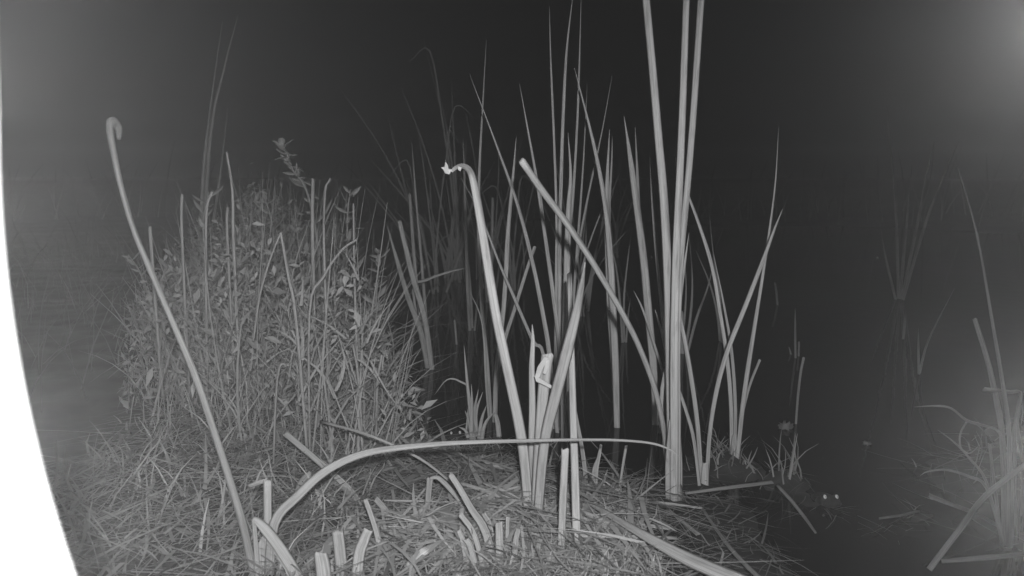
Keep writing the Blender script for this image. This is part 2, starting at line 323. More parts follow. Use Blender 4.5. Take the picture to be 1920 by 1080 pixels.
# --- further clumps in the water
clump('cattail_clump', 'low fanned cattail leaning left beside the weedy bank, cut tops', 'cattail', (810, 690), [
    ([(806, 690), (790, 625), (766, 560), (745, 490), (726, 423)], [10, 11, 10, 8], {'yo': 0.0}),
    ([(812, 688), (797, 600), (777, 530), (762, 470), (749, 414)], [10, 11, 10, 8], {'end': 'cut', 'yo': -0.02}),
    ([(805, 690), (785, 570), (776, 480), (768, 363)], [6, 7, 6], {'end': 'cut', 'yo': 0.2}),
    ([(808, 690), (797, 570), (788, 460), (780, 370), (772, 268)], [5, 6, 5, 4], {'yo': 0.25}),
    ([(795, 640), (775, 545), (800, 525), (838, 511), (876, 502)], [4, 5, 5, 4], {'yo': 0.1}),
    ([(808, 660), (800, 600), (770, 610), (735, 620)], [3, 3, 2], {'yo': 0.02}),
], group=GC)
def far_leaves(base, tips, w, spread=8):
    o = []
    for (tx, ty) in tips:
        bx = base[0] + rnd.uniform(-spread, spread); by = base[1]
        q = rnd.uniform(-7, 7); ww = w * rnd.uniform(0.6, 1.15); tx += rnd.uniform(-9, 9)
        P = [(bx, by), (bx + (tx - bx) * 0.25 + q, by + (ty - by) * 0.33), (bx + (tx - bx) * 0.6 + q, by + (ty - by) * 0.68), (tx, ty)]
        if rnd.random() < 0.2: P.append((tx + rnd.choice((-1, 1)) * rnd.uniform(25, 50), ty + rnd.uniform(10, 45)))
        o.append((P, [ww, ww, ww * 0.8, ww * 0.5], {'yo': rnd.uniform(-0.15, 0.25)}))
    return o
clump('cattail_clump', 'dim fan of many cattail leaves far back left of the hooked leaf', 'cattail', (852, 524), far_leaves((852, 524), [(822, 180), (838, 150), (858, 420), (843, 440), (868, 450), (826, 450), (852, 350), (800, 72), (812, 95), (745, 150), (870, 255), (832, 330), (890, 320), (845, 245), (788, 330), (930, 300), (700, 300), (860, 380), (815, 420), (880, 400)], 5, 22), group=GC)
clump('cattail_clump', 'faint cattail fan leaning left far behind the weedy bank', 'cattail', (800, 500), far_leaves((800, 500), [(634, 155), (725, 205), (690, 330), (648, 310), (760, 330)], 5, 8), group=GC)
clump('cattail_clump', 'small pair of grey reeds standing just left of the hooked leaf', 'cattail', (884, 620), [
    ([(882, 620), (877, 540), (874, 440), (871, 330), (868, 258)], [6, 7, 6, 4], {'yo': 0.0}),
    ([(886, 620), (882, 550), (876, 480), (866, 400)], [6, 6, 4], {'yo': 0.05}),
    ([(888, 620), (896, 560), (905, 500)], [4, 4, 2], {'yo': 0.0}),
], group=GC)
clump('cattail_clump', 'square-topped far reed with thin blades behind the hooked leaf', 'cattail', (920, 565), [
    ([(920, 565), (922, 470), (924, 370)], [6, 6, 5], {'end': 'cut'}), ([(914, 565), (906, 470), (898, 400)], [4, 4, 2]), ([(925, 565), (936, 500), (942, 420)], [4, 4, 2])], group=GC)
clump('cattail_clump', 'crossing thin far blades behind the tall dense stand', 'cattail', (1085, 596), far_leaves((1085, 596), [(1150, 330), (1175, 300), (1120, 300), (1060, 330), (1030, 290), (1100, 420), (1140, 440), (1010, 380), (1070, 440), (1190, 420), (1000, 460)], 4.5, 16), group=GC)
clump('cattail_clump', 'faint far blades between the slender clump and tall stand', 'cattail', (965, 545), far_leaves((965, 545), [(900, 330), (930, 350), (985, 330), (1010, 300), (950, 400), (1000, 420), (915, 440), (975, 430)], 4, 14), group=GC)
clump('cattail_clump', 'wispy far blades above the low fanned cattail', 'cattail', (826, 548), far_leaves((826, 548), [(790, 230), (760, 300), (850, 200), (870, 340), (800, 400), (730, 380), (840, 430), (880, 430), (812, 300)], 3.6, 14), group=GC)
clump('cattail_clump', 'wispy far blades crossing behind the hooked leaf stem', 'cattail', (905, 535), far_leaves((905, 535), [(880, 200), (940, 230), (960, 330), (860, 300), (925, 420), (890, 430), (950, 440), (985, 250)], 3.6, 14), group=GC)
clump('cattail_clump', 'distant cattail fan seen between the tall central blades', 'cattail', (1156, 480), far_leaves((1156, 480), [(1175, 340), (1190, 380), (1125, 330), (1140, 380), (1210, 330)], 4, 5), group=GC)
clump('cattail_clump', 'thin far reeds in the gap behind the broad overlapping leaves', 'cattail', (1170, 640), [
    ([(1169, 640), (1163, 570), (1155, 500), (1140, 440)], [5, 5, 3]), ([(1171, 640), (1170, 560), (1178, 480), (1186, 420)], [4, 4, 2]), ([(1173, 640), (1178, 590), (1182, 560)], [4, 4, 2])], group=GC)
clump('cattail_clump', 'dim reed group half hidden behind the thickest stem', 'cattail', (1280, 660), [
    ([(1279, 660), (1278, 620), (1277, 585)], [11, 11, 9], {'end': 'cut'}), ([(1282, 660), (1295, 590), (1298, 520), (1292, 440)], [5, 5, 3]),
    ([(1286, 658), (1305, 600), (1325, 545), (1338, 495)], [5, 5, 3]), ([(1276, 660), (1286, 560), (1284, 480)], [4, 4, 2])], group=GC)
clump('cattail_clump', 'faint thin reed pair left of the slim hummock cattail', 'cattail', (1352, 640), [
    ([(1352, 640), (1345, 590), (1330, 530), (1305, 470)], [4, 4, 3]), ([(1354, 640), (1350, 560), (1338, 480), (1330, 400)], [4, 4, 2])], group=GC)
clump('cattail_clump', 'sparse faint reeds fanning out on the far right water', 'cattail', (1688, 562), [
    ([(1686, 562), (1682, 450), (1675, 330), (1664, 200)], [5, 5, 3]), ([(1687, 562), (1698, 440), (1710, 310)], [5, 5, 3]),
    ([(1689, 562), (1718, 430), (1735, 340), (1752, 265)], [5, 5, 3]), ([(1690, 562), (1735, 420), (1770, 330), (1800, 260)], [5, 5, 3]), ([(1684, 562), (1660, 480), (1650, 420)], [4, 4, 2])], group=GC)
clump('cattail_clump', 'two tall faint reeds standing behind the weedy bank at upper left', 'cattail', (372, 560), [
    ([(368, 560), (380, 350), (392, 220), (417, 40)], [8, 7, 6, 3]), ([(374, 560), (394, 260), (420, 130), (446, 30)], [7, 6, 5, 3]), ([(376, 560), (412, 330), (430, 180)], [5, 5, 2])], z=0.1, group=GC)
clump('dead_reed', 'thin dead reed stems poking out of open water at right', 'reed', (1494, 668), [
    ([(1493, 664), (1491, 620), (1491, 578)], [3.5, 4, 3]), ([(1498, 668), (1498, 650), (1498, 640)], [3.5, 3.5], CUT), ([(1488, 668), (1482, 660), (1479, 650)], [3, 3])], mat=M_DRY, shade=0.75)
single('dead_reed', 'single bent dead stem above a pale floating scrap at right', 'reed', [(1492, 795), (1496, 745), (1501, 700), (1507, 671)], [4, 4.5, 5], end='cut', mat=M_DRY, shade=0.7)
single('dead_reed', 'tiny leaning dead stem far out on open water', 'reed', [(1459, 572), (1456, 550), (1453, 530)], [3.5, 4, 3], end='cut', mat=M_DRY, shade=0.8)
single('dead_reed', 'short thin stick standing in water left of the hooked leaf', 'reed', [(857, 646), (854, 620), (852, 600)], [4, 4, 4], end='cut', mat=M_DRY)
single('dead_reed', 'thin upright twig in the dark gap right of the cut stubs', 'reed', [(1154, 960), (1164, 900), (1174, 836)], [5, 5, 5], end='cut', mat=M_DRY, section=ROUND)
for lab, pts in [('straight faint stem leaning right on far right water', [(1722, 700), (1740, 640), (1790, 540)]), ('short faint upright stem on far right water below the fan', [(1725, 702), (1722, 660), (1722, 615)]), ('short faint stem left of the far right reed fan', [(1693, 636), (1696, 610), (1697, 590)])]:
    single('dead_reed', lab, 'reed', pts, [4, 4, 3], mat=M_DRY, shade=0.8)
clump('reed_stubs', 'jagged reed stubs standing at the water edge right of the slim cut stalk', 'reed stub', (1118, 935), [
    ([(1112, 940), (1115, 890), (1122, 860), (1127, 834)], [14, 14, 7, 5], CUT), ([(1130, 938), (1133, 905), (1139, 880)], [7, 6, 4]), ([(1102, 945), (1103, 925), (1104, 908)], [9, 9, 8], CUT)], z=0.01, group=GS)
tuft = [(870, 648), (884, 720), (897, 730), (905, 735), (880, 780), (872, 770), (912, 760), (860, 800), (930, 770)]
clump('reed_tuft', 'ragged tuft of short reeds at the water left of the brightest clump', 'reed', (890, 822), [([(888 + rnd.uniform(-16, 16), 824), (888 + (tx - 888) * 0.45 + rnd.uniform(-4, 4), 824 + (ty - 824) * 0.5), (tx, ty)], [8, 8, 5]) for tx, ty in tuft] +
    [([(868, 830), (880, 740), (862, 715), (838, 712), (815, 740)], [4, 4, 3]), ([(940, 830), (934, 800), (930, 780)], [10, 10, 8], CUT)], z=0.0)

# --- right-hand clump by the frame edge
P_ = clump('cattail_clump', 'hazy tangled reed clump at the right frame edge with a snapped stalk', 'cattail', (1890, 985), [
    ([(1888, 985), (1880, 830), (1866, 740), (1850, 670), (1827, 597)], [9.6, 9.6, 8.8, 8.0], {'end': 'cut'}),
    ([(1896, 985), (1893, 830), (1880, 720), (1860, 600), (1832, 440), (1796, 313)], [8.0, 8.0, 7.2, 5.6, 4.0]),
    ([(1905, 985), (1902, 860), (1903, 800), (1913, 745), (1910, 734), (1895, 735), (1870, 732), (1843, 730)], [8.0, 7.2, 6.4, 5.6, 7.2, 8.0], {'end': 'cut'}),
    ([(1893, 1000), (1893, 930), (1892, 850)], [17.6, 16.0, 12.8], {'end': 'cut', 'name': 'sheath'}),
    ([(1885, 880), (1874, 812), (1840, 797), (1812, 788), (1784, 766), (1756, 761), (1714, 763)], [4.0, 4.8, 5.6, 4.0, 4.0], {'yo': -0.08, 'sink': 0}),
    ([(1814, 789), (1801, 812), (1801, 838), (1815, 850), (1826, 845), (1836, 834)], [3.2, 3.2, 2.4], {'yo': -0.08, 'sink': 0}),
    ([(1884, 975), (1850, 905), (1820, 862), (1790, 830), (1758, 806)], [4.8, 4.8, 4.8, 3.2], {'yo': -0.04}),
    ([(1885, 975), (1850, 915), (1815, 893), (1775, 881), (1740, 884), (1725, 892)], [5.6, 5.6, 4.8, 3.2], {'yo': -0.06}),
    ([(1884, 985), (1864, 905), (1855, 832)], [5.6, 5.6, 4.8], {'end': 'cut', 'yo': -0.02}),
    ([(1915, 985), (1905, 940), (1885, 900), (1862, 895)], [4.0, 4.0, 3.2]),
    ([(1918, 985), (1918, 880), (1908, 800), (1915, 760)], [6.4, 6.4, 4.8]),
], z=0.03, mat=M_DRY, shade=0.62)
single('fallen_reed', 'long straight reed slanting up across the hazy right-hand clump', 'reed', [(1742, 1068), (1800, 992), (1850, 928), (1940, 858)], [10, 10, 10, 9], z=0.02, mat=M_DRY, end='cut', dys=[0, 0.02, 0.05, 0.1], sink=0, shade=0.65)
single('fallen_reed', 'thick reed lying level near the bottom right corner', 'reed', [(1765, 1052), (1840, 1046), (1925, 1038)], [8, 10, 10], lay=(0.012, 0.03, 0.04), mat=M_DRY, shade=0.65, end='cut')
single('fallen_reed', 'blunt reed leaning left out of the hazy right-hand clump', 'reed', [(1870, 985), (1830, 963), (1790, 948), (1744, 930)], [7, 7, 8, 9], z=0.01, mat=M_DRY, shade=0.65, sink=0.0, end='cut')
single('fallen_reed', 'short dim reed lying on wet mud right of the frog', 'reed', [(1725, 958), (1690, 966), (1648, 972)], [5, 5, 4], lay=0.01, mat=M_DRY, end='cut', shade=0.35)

# --- lower left: tall bowed stem, arching leaf and cut stubs
single('bowed_stem', 'long bowed stem at left with a curled withered tip', 'reed', [(487, 1110), (462, 1010), (440, 930), (405, 820), (366, 705), (326, 610), (288, 520), (254, 440), (228, 355), (212, 280), (206, 240), (211, 228), (221, 240), (223, 262)], [17, 15, 15, 13, 13, 11, 11, 10, 10, 11, 13, 19, 15, 8], z=0.03, end='cut', mat=M_DRY, dy=0.12, section=ROUND, shade=0.62, twist=0)
bl = clump('cattail_clump', 'cut cattail base at lower left with a folded-down broad leaf', 'cattail', (497, 1100), [
    ([(500, 1105), (502, 1040), (502, 960), (502, 899)], [17, 17, 15, 15], {'end': 'cut', 'yo': 0.02, 'twist': 0.1}),
    ([(501, 902), (492, 903), (478, 908), (466, 912)], [8, 9, 7], {'end': 'cut', 'yo': 0.02, 'sink': 0, 'shade': 0.85}),
    ([(484, 1105), (481, 1040), (477, 985), (479, 975), (500, 995), (530, 1035), (570, 1100)], [10, 9, 8, 12, 20, 22, 22], {'end': 'cut', 'yo': -0.02, 'twist': 0.05}),
    ([(490, 1105), (491, 1060), (492, 1010)], [26, 24, 20], {'end': 'cut', 'yo': 0.0, 'name': 'sheath'}),
], z=0.03, mat=M_DRY)
single('arching_leaf', 'long leaf arching low across the foreground from left to the thickest stem', 'cattail leaf', [(502, 1060), (514, 983), (556, 932), (612, 882), (680, 851), (760, 838), (860, 830), (960, 827), (1060, 825), (1150, 825), (1215, 830), (1250, 840), (1275, 856)], [18, 18, 17.5, 15, 12, 9, 7, 5.5, 4.5, 4], z=0.03, dys=[0, 0, .02, .04, .06, .08, .1, .1, .09, .08, .07, .06, .05], base=(502, 1100), twist=0.1, mat=M_DRY, shade=0.8)
clump('reed_stubs', 'four pale flat-cut reed stubs at the bottom edge left of centre', 'reed stub', (640, 1105), [
    ([(612, 1110), (606, 1070), (600, 1035)], [30, 29, 24], {'end': 'cut', 'yo': -0.02, 'twist': 0.1}), ([(644, 1110), (639, 1050), (633, 994)], [23, 23, 22], {'end': 'cut', 'yo': 0.02, 'twist': 0.1}),
    ([(664, 1110), (672, 1050), (682, 1015), (691, 993)], [23, 22, 20, 17], {'end': 'cut', 'yo': 0.0, 'twist': 0.1}), ([(624, 1110), (623, 1075), (622, 1048)], [9, 9, 5], {'yo': 0.01})], z=0.035, mat=M_DRY, group=GS, shade=1.05)
clump('reed_stubs', 'splayed sheaf of chopped reed stubs left of the brightest clump', 'reed stub', (930, 1050), [
    ([(934, 1052), (912, 1000), (885, 955), (862, 915), (845, 889)], [18, 17, 14, 13, 12], {'end': 'cut', 'yo': 0.0}),
    ([(936, 1052), (936, 1010), (935, 978)], [16, 16, 15], {'end': 'cut', 'yo': -0.02, 'twist': 0.1}),
    ([(915, 1052), (890, 1005), (864, 965)], [11, 11, 10], {'end': 'cut', 'yo': -0.03, 'twist': 0.1}),
    ([(880, 1045), (870, 1020), (861, 995)], [12, 12, 11], {'end': 'cut', 'yo': -0.03}),
    ([(948, 1052), (951, 1010), (952, 970)], [8, 8, 7], {'end': 'cut', 'yo': 0.0}), ([(926, 1052), (920, 995), (906, 962)], [11, 11, 9], {'end': 'cut', 'yo': 0.03}),
    ([(900, 1058), (884, 1030), (872, 1008)], [13, 13, 12], {'end': 'cut', 'yo': -0.05}), ([(962, 1056), (966, 1020), (972, 992)], [12, 12, 10], {'end': 'cut', 'yo': -0.02}), ([(956, 1030), (950, 1000), (955, 970)], [5, 5, 4], {'end': 'cut', 'yo': 0.02})], z=0.045, mat=M_DRY, group=GS)
clump('folded_leaf', 'flat leaf snapped into an upside-down V before the dark gap', 'reed', (797, 988), [
    ([(796, 988), (802, 945), (806, 897)], [10, 12, 12], {'end': 'cut', 'twist': 0.1, 'yo': 0, 'shade': 0.8}), ([(806, 897), (822, 896), (845, 918), (868, 948), (885, 990)], [6, 9, 10, 8], {'end': 'cut', 'twist': 0.1, 'yo': 0.0, 'shade': 0.85, 'sink': 0})], z=0.04, mat=M_DRY)
single('fallen_reed', 'flat pale reed leaning from the weeds under the arching leaf', 'reed', [(700, 958), (660, 923), (600, 868), (535, 813)], [12, 12, 12, 12], z=0.04, mat=M_DRY, end='cut', twist=0.05, dy=0.1)
single('reed_stub', 'thin leaning reed stub right of the flat pale reed', 'reed stub', [(722, 1065), (708, 1010), (695, 965), (684, 935)], [9, 10, 10, 9], z=0.04, mat=M_DRY, end='cut', group=GS)
single('reed_stub', 'short blurred flat stub behind the thin leaning one', 'reed stub', [(745, 1000), (730, 970), (703, 933)], [16, 14, 12], z=0.04, mat=M_DRY, end='cut', group=GS, shade=0.7)
single('reed_stub', 'broad dim leaf slanting up under the arching leaf', 'reed stub', [(545, 935), (565, 908), (582, 888)], [18, 17, 14], z=0.06, mat=M_DRY, end='cut', group=GS, shade=0.7)
single('crumpled_leaf', 'bright crumpled dead leaf on the litter at bottom centre', 'dead leaf', [(762, 1062), (780, 1045), (798, 1032), (818, 1018)], [8, 17, 17, 8], lay=(0.06, 0.075, 0.085, 0.07), mat=M_DRY, shade=1.35, end='cut', twist=0.2)
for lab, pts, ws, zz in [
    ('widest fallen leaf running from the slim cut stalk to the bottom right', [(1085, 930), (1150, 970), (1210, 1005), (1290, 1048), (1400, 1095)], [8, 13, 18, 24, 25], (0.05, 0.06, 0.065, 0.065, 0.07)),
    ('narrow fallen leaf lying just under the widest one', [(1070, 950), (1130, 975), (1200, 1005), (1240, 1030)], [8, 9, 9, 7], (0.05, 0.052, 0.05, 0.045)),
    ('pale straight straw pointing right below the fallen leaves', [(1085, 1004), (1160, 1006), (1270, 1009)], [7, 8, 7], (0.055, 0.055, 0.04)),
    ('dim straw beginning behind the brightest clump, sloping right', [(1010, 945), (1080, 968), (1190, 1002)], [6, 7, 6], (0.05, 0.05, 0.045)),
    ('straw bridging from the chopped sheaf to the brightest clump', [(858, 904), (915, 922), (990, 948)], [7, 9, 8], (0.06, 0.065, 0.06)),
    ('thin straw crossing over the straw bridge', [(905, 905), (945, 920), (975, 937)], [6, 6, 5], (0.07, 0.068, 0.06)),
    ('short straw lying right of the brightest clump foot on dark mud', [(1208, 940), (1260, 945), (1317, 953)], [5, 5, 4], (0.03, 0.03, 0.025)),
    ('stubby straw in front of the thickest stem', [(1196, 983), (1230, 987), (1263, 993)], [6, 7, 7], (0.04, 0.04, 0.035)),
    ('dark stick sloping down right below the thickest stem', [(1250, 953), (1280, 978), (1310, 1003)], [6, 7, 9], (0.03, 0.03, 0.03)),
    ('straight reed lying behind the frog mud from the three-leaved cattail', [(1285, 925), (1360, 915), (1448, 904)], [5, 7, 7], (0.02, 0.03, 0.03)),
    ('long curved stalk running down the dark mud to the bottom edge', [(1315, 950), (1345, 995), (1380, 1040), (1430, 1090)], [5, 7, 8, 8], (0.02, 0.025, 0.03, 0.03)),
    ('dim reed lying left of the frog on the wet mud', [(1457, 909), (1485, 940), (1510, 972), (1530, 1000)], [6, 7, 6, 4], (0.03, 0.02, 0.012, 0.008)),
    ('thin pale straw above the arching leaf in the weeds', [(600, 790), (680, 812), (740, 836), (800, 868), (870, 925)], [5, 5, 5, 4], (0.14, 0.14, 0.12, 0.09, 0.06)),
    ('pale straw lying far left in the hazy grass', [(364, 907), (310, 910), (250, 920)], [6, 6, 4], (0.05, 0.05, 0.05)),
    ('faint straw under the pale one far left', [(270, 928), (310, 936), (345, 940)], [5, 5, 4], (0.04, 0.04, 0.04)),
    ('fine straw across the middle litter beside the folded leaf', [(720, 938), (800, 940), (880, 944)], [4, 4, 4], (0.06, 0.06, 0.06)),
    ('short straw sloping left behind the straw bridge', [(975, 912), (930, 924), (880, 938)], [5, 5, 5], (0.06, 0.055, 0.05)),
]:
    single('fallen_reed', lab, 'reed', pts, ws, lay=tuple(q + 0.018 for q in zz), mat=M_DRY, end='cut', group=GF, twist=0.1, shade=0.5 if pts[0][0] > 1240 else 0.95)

# ------------------------------------------------------------------ stems of the weedy bank
GW = 'weed stems on the left bank'
for lab, pts, ws, z, base in [
    ('bent straw on the left bank folded to a sharp peak', [(574, 720), (556, 610), (541, 520), (528, 446), (525, 440), (505, 490), (487, 555), (475, 640)], [6, 6, 5, 4, 4, 4], 0.1, (574, 830)),
    ('thin grass stalk bowing right to a blunt end mid bank', [(572, 680), (580, 590), (606, 520), (640, 470), (669, 449)], [4, 5, 5, 4], 0.1, (572, 830)),
    ('straight knotty stem at the right edge of the bank', [(670, 700), (667, 600), (664, 490), (663, 383)], [5, 5, 4, 4], 0.1, (670, 800)),
    ('bright straight straw near the bank foot', [(697, 830), (706, 750), (716, 664)], [4, 5, 5], 0.07, (697, 840)),
    ('thin stem standing left of the bright straight straw', [(684, 840), (674, 740), (662, 645)], [5, 5, 4], 0.07, (684, 845)),
    ('short stiff stalk at the bank crest below the leafy top', [(585, 560), (586, 450), (587, 335)], [7, 7, 6], 0.1, (585, 760)),
    ('leaning pale stalk right of the stiff crest stalk', [(598, 430), (608, 380), (619, 335)], [4, 5, 4], 0.1, (598, 740)),
    ('knotty upright stem left of the knotty right-edge stem', [(612, 640), (609, 520), (607, 418)], [5, 5, 4], 0.1, (612, 800)),
    ('short stick lying diagonally in the weeds', [(497, 740), (520, 710), (542, 684)], [4, 4, 5], 0.1, (497, 850)),
    ('tall stalk among the hazy weeds left of the bent straw', [(440, 560), (438, 460), (436, 360), (425, 285)], [6, 6, 5, 4], 0.1, (440, 800)),
    ('leaning straw in the hazy weeds left half', [(374, 490), (386, 420), (398, 358)], [5, 5, 5], 0.1, (374, 800)),
    ('stiff pale stalk left of the leaning straw', [(340, 520), (341, 440), (341, 365)], [6, 5, 5], 0.1, (340, 800)),
    ('stump-like stalk beside the bowed stem', [(288, 520), (284, 470), (281, 425)], [6, 6, 6], 0.1, (288, 800)),
    ('upright stalk between the tall stalk and bent straw', [(427, 500), (426, 440), (427, 388)], [5, 5, 4], 0.1, (427, 790)),
]:
    single('weed_stem', lab, 'stem', pts, ws, z=z, base=base, group=GW, mat=M_DRY, end='cut', section=ROUND, twist=0, shade=0.75, sink=0.25)

# ------------------------------------------------------------------ leafy weeds: stem + leaves one by one
def leaflet(length, width, fold=0.25, curl=0.2):
    vs_, fs_ = [], []; n = 4
    for i in range(n + 1):
        t = i / n; wd = width * (0.15, 0.85, 1.0, 0.65, 0.04)[i] / 2; z = curl * length * t * t
        vs_ += [(-wd, t * length, z + fold * wd), (0, t * length, z), (wd, t * length, z + fold * wd)]
    for i in range(n):
        a = i * 3; fs_ += [(a, a + 1, a + 4, a + 3), (a + 1, a + 2, a + 5, a + 4)]
    me = mesh('leaflet', vs_, fs_); bm = bmesh.new(); bm.from_mesh(me)
    bmesh.ops.solidify(bm, geom=bm.faces[:], thickness=0.0005); bm.to_mesh(me); bm.free()
    me.materials.append(M_WEED); me.polygons.foreach_set('use_smooth', [True] * len(me.polygons)); return me
LEAFLETS = [leaflet(0.034, 0.010), leaflet(0.028, 0.009, 0.4, -0.2), leaflet(0.042, 0.011, 0.3, 0.35), leaflet(0.022, 0.009, 0.2, 0.1)]
def weed(label, pts, Y, stem_px, leaves, scale=1.0, droop=0.2, start=0.25, bud=False):
    P = [at(x, y, Y) for x, y in pts]; root = Vector((P[0].x, P[0].y, height(P[0].x, P[0].y)))
    t = tag(empty('leafy_weed', root), label, 'weed', 'leafy weeds on the left bank')
    if root.z < P[0].z - 0.02: P = [root - Vector((0, 0, 0.02))] + P
    path = catmull(P, 24); ws = [stem_px * Y / FPX * k for k in (1.3, 1.0, 0.6)]
    o = link('stem', blade_mesh(path, ws, ROUND), M_DRY, t); o.color = (.8, .8, .8, 1)
    for k in range(leaves):
        u = start + (1 - start) * (k + 0.5) / leaves; i = min(int(u * 24), 23); p = path[i]; T = (path[i + 1] - path[i]).normalized()
        az = k * 2.4 + rnd.uniform(-0.5, 0.5); side = Vector((math.cos(az), math.sin(az), 0))
        d = (side + T * rnd.uniform(0.3, 1.0) - Vector((0, 0, droop * rnd.uniform(0, 1.5)))).normalized()
        zax = (T + Vector((0, -0.6, 0.3)) + Vector((rnd.uniform(-.4, .4), rnd.uniform(-.4, .4), 0))).normalized()
        xax = d.cross(zax).normalized(); zax = xax.cross(d).normalized()
        s = scale * rnd.uniform(0.7, 1.25) * (1.15 - 0.5 * u)
        m = Matrix((xax, d, zax)).transposed().to_4x4(); m.translation = p - root
        l = bpy.data.objects.new('leaf', rnd.choice(LEAFLETS)); C.objects.link(l); l.parent = t; l.matrix_local = m @ Matrix.Diagonal((s, s, s, 1))
    if bud:
        bm = bmesh.new(); bmesh.ops.create_icosphere(bm, subdivisions=2, radius=0.011)
        for v in bm.verts: v.co.z *= 1.5; v.co.x *= 0.8 + 0.3 * (v.co.z > 0)
        me = bpy.data.meshes.new('bud'); bm.to_mesh(me); bm.free(); b = link('bud', me, M_WEED, t); b.location = path[-1] - root; b.parent = t; b.matrix_parent_inverse = Matrix.Identity(4)
    return t
weed('brightest leafy sprig at the right edge of the bank beside the fanned cattail', [(700, 640), (704, 580), (708, 520), (711, 468)], 1.9, 4, 24, 1.7)
weed('leafy sprig with clustered small leaves below the brightest sprig', [(712, 700), (706, 640), (704, 600), (712, 570)], 1.85, 3, 22, 1.1)
weed('leafy weed topping the bank crest with narrow drooping leaves', [(648, 560), (650, 470), (652, 400), (657, 355)], 2.1, 4, 26, 1.8)
weed('arching weed with a bud on top, the highest on the bank', [(600, 520), (590, 420), (572, 350), (550, 320), (538, 290), (528, 268)], 2.15, 5, 28, 1.7, 0.5, 0.35, True)
weed('leafy weed left of the budded one, half lost in glare', [(520, 560), (515, 480), (508, 410), (496, 370)], 2.2, 4, 24, 1.7)
weed('sprawling leafy weed in the middle of the bank', [(610, 720), (618, 640), (630, 570), (646, 530)], 1.85, 4, 24, 1.5)
weed('low leafy weed near the bank foot right of the bent straw', [(640, 800), (636, 720), (622, 650), (606, 610)], 1.75, 4, 24, 1.0)
weed('hazy leafy weed at the left end of the bank crest', [(395, 560), (388, 480), (380, 420), (392, 360)], 2.1, 4, 22, 1.6)
weed('leafy weed leaning left beside the bowed stem', [(300, 640), (280, 560), (262, 510), (240, 478)], 2.0, 4, 18, 1.1)
weed('leafy weed among the stalks below the bank crest centre', [(470, 640), (476, 560), (470, 500), (480, 450)], 1.95, 4, 24, 1.5)
weed('small leafy weed in the dark hollow beside the fanned cattail', [(735, 720), (738, 650), (728, 600), (732, 560)], 1.95, 3, 14, 0.8)

# ------------------------------------------------------------------ uncountable growth
def ribbon(V, F, T, p, d, L, w, bend, tone, n=4):
    s = Vector((-d.y, d.x, 0)); s = s.normalized() if s.length > 1e-3 else Vector((1, 0, 0))
    a = rnd.uniform(0, math.pi); s = Vector((math.cos(a), math.sin(a) * 0.5, 0)); b0 = len(V); q = Vector(p); v = Vector(d)
    for i in range(n + 1):
        t = i / n; ww = w * (1 - 0.85 * t ** 2) / 2
        V += [q - s * ww, q + s * ww]; T += [tone, tone]
        v = (v + bend / n).normalized(); q = q + v * (L / n)
    for i in range(n): F.append((b0 + 2 * i, b0 + 2 * i + 1, b0 + 2 * i + 3, b0 + 2 * i + 2))
SIL = [(200, 900), (235, 680), (255, 520), (300, 455), (340, 425), (400, 385), (450, 360), (520, 310), (560, 330), (600, 345), (660, 370), (690, 450), (720, 520), (750, 600), (775, 690), (805, 800), (830, 860)]
def sil(px):
    if px <= SIL[0][0]: return 1080
    for (a, b), (c, d) in zip(SIL, SIL[1:]):
        if px <= c: return b + (d - b) * (px - a) / (c - a)
    return 900
def lump(x, y): return 0.58 + 0.95 * max(-0.32, min(0.42, 0.65 * vnoise(x * 6.5, y * 4) + 0.55 * vnoise(x * 17 + 5, y * 11)))
def topz(x, y):
    px = 960 + FPX * x / (y * math.cos(PITCH) + 0.08); return at(px, sil(px), y).z
V, F, T = [], [], []
def bank_spot():
    while True:
        y = 1.38 + 1.6 * rnd.random() ** 1.4; x = rnd.uniform(-1.35, bank_edge(y) + 0.03)
        if y < 1.55 and x > -0.25: continue
        z = height(x, y); H = topz(x, y) - z
        px = 960 + FPX * x / (y * math.cos(PITCH) + 0.08); hol = vnoise(x * 5 + 3, y * 3.5)
        if rnd.random() > 0.22 + 0.78 * sstep((px - 235) / 210) or (hol < -0.12 and rnd.random() < 0.75): continue
        if z > -0.01 and H > 0.04: return x, y, z, H
for _ in range(2300):                            # rooted stalks, a few rising above the mass
    x, y, z, H = bank_spot(); tall = rnd.random() < 0.10
    L = min(0.6, H * (rnd.uniform(0.9, 1.15) if tall else rnd.uniform(0.3, 0.85)))
    d = Vector((rnd.gauss(0, 0.16), rnd.gauss(0, 0.2), 1)).normalized()
    bend = Vector((rnd.gauss(0, 0.2 if tall else 0.7), rnd.gauss(0, 0.3), -0.1 if tall else -rnd.uniform(0, 0.8)))
    ribbon(V, F, T, (x, y, z - 0.01), d, L, rnd.choice((0.002, 0.003, 0.004, 0.005)), bend, 0.3 + 0.6 * rnd.random(), 5)
for _ in range(15000):                           # broken and tangled blades at every height and angle
    x, y, z, H = bank_spot(); cl = vnoise(x * 6, y * 6) + 0.5
    H = H * min(1.0, lump(x, y) + 0.1); h = H * rnd.random() ** 0.9
    if rnd.random() < 0.55: d = Vector((rnd.gauss(0, 0.45), rnd.gauss(0, 0.4), 1))
    else: d = Vector((rnd.gauss(0, 1), rnd.gauss(0, 0.6), rnd.gauss(0.1, 0.5)))
    L = rnd.uniform(0.03, 0.15) * (1.0 if d.z < 0.8 else 1.2)
    if h + L > H * 1.02: continue
    ribbon(V, F, T, (x, y, z + h), d.normalized(), L, rnd.choice((0.0015, 0.002, 0.003, 0.004, 0.007)), Vector((rnd.gauss(0, 0.9), rnd.gauss(0, 0.4), -rnd.uniform(0, 1.3))), rnd.random() * (0.5 + 0.5 * cl), 4)
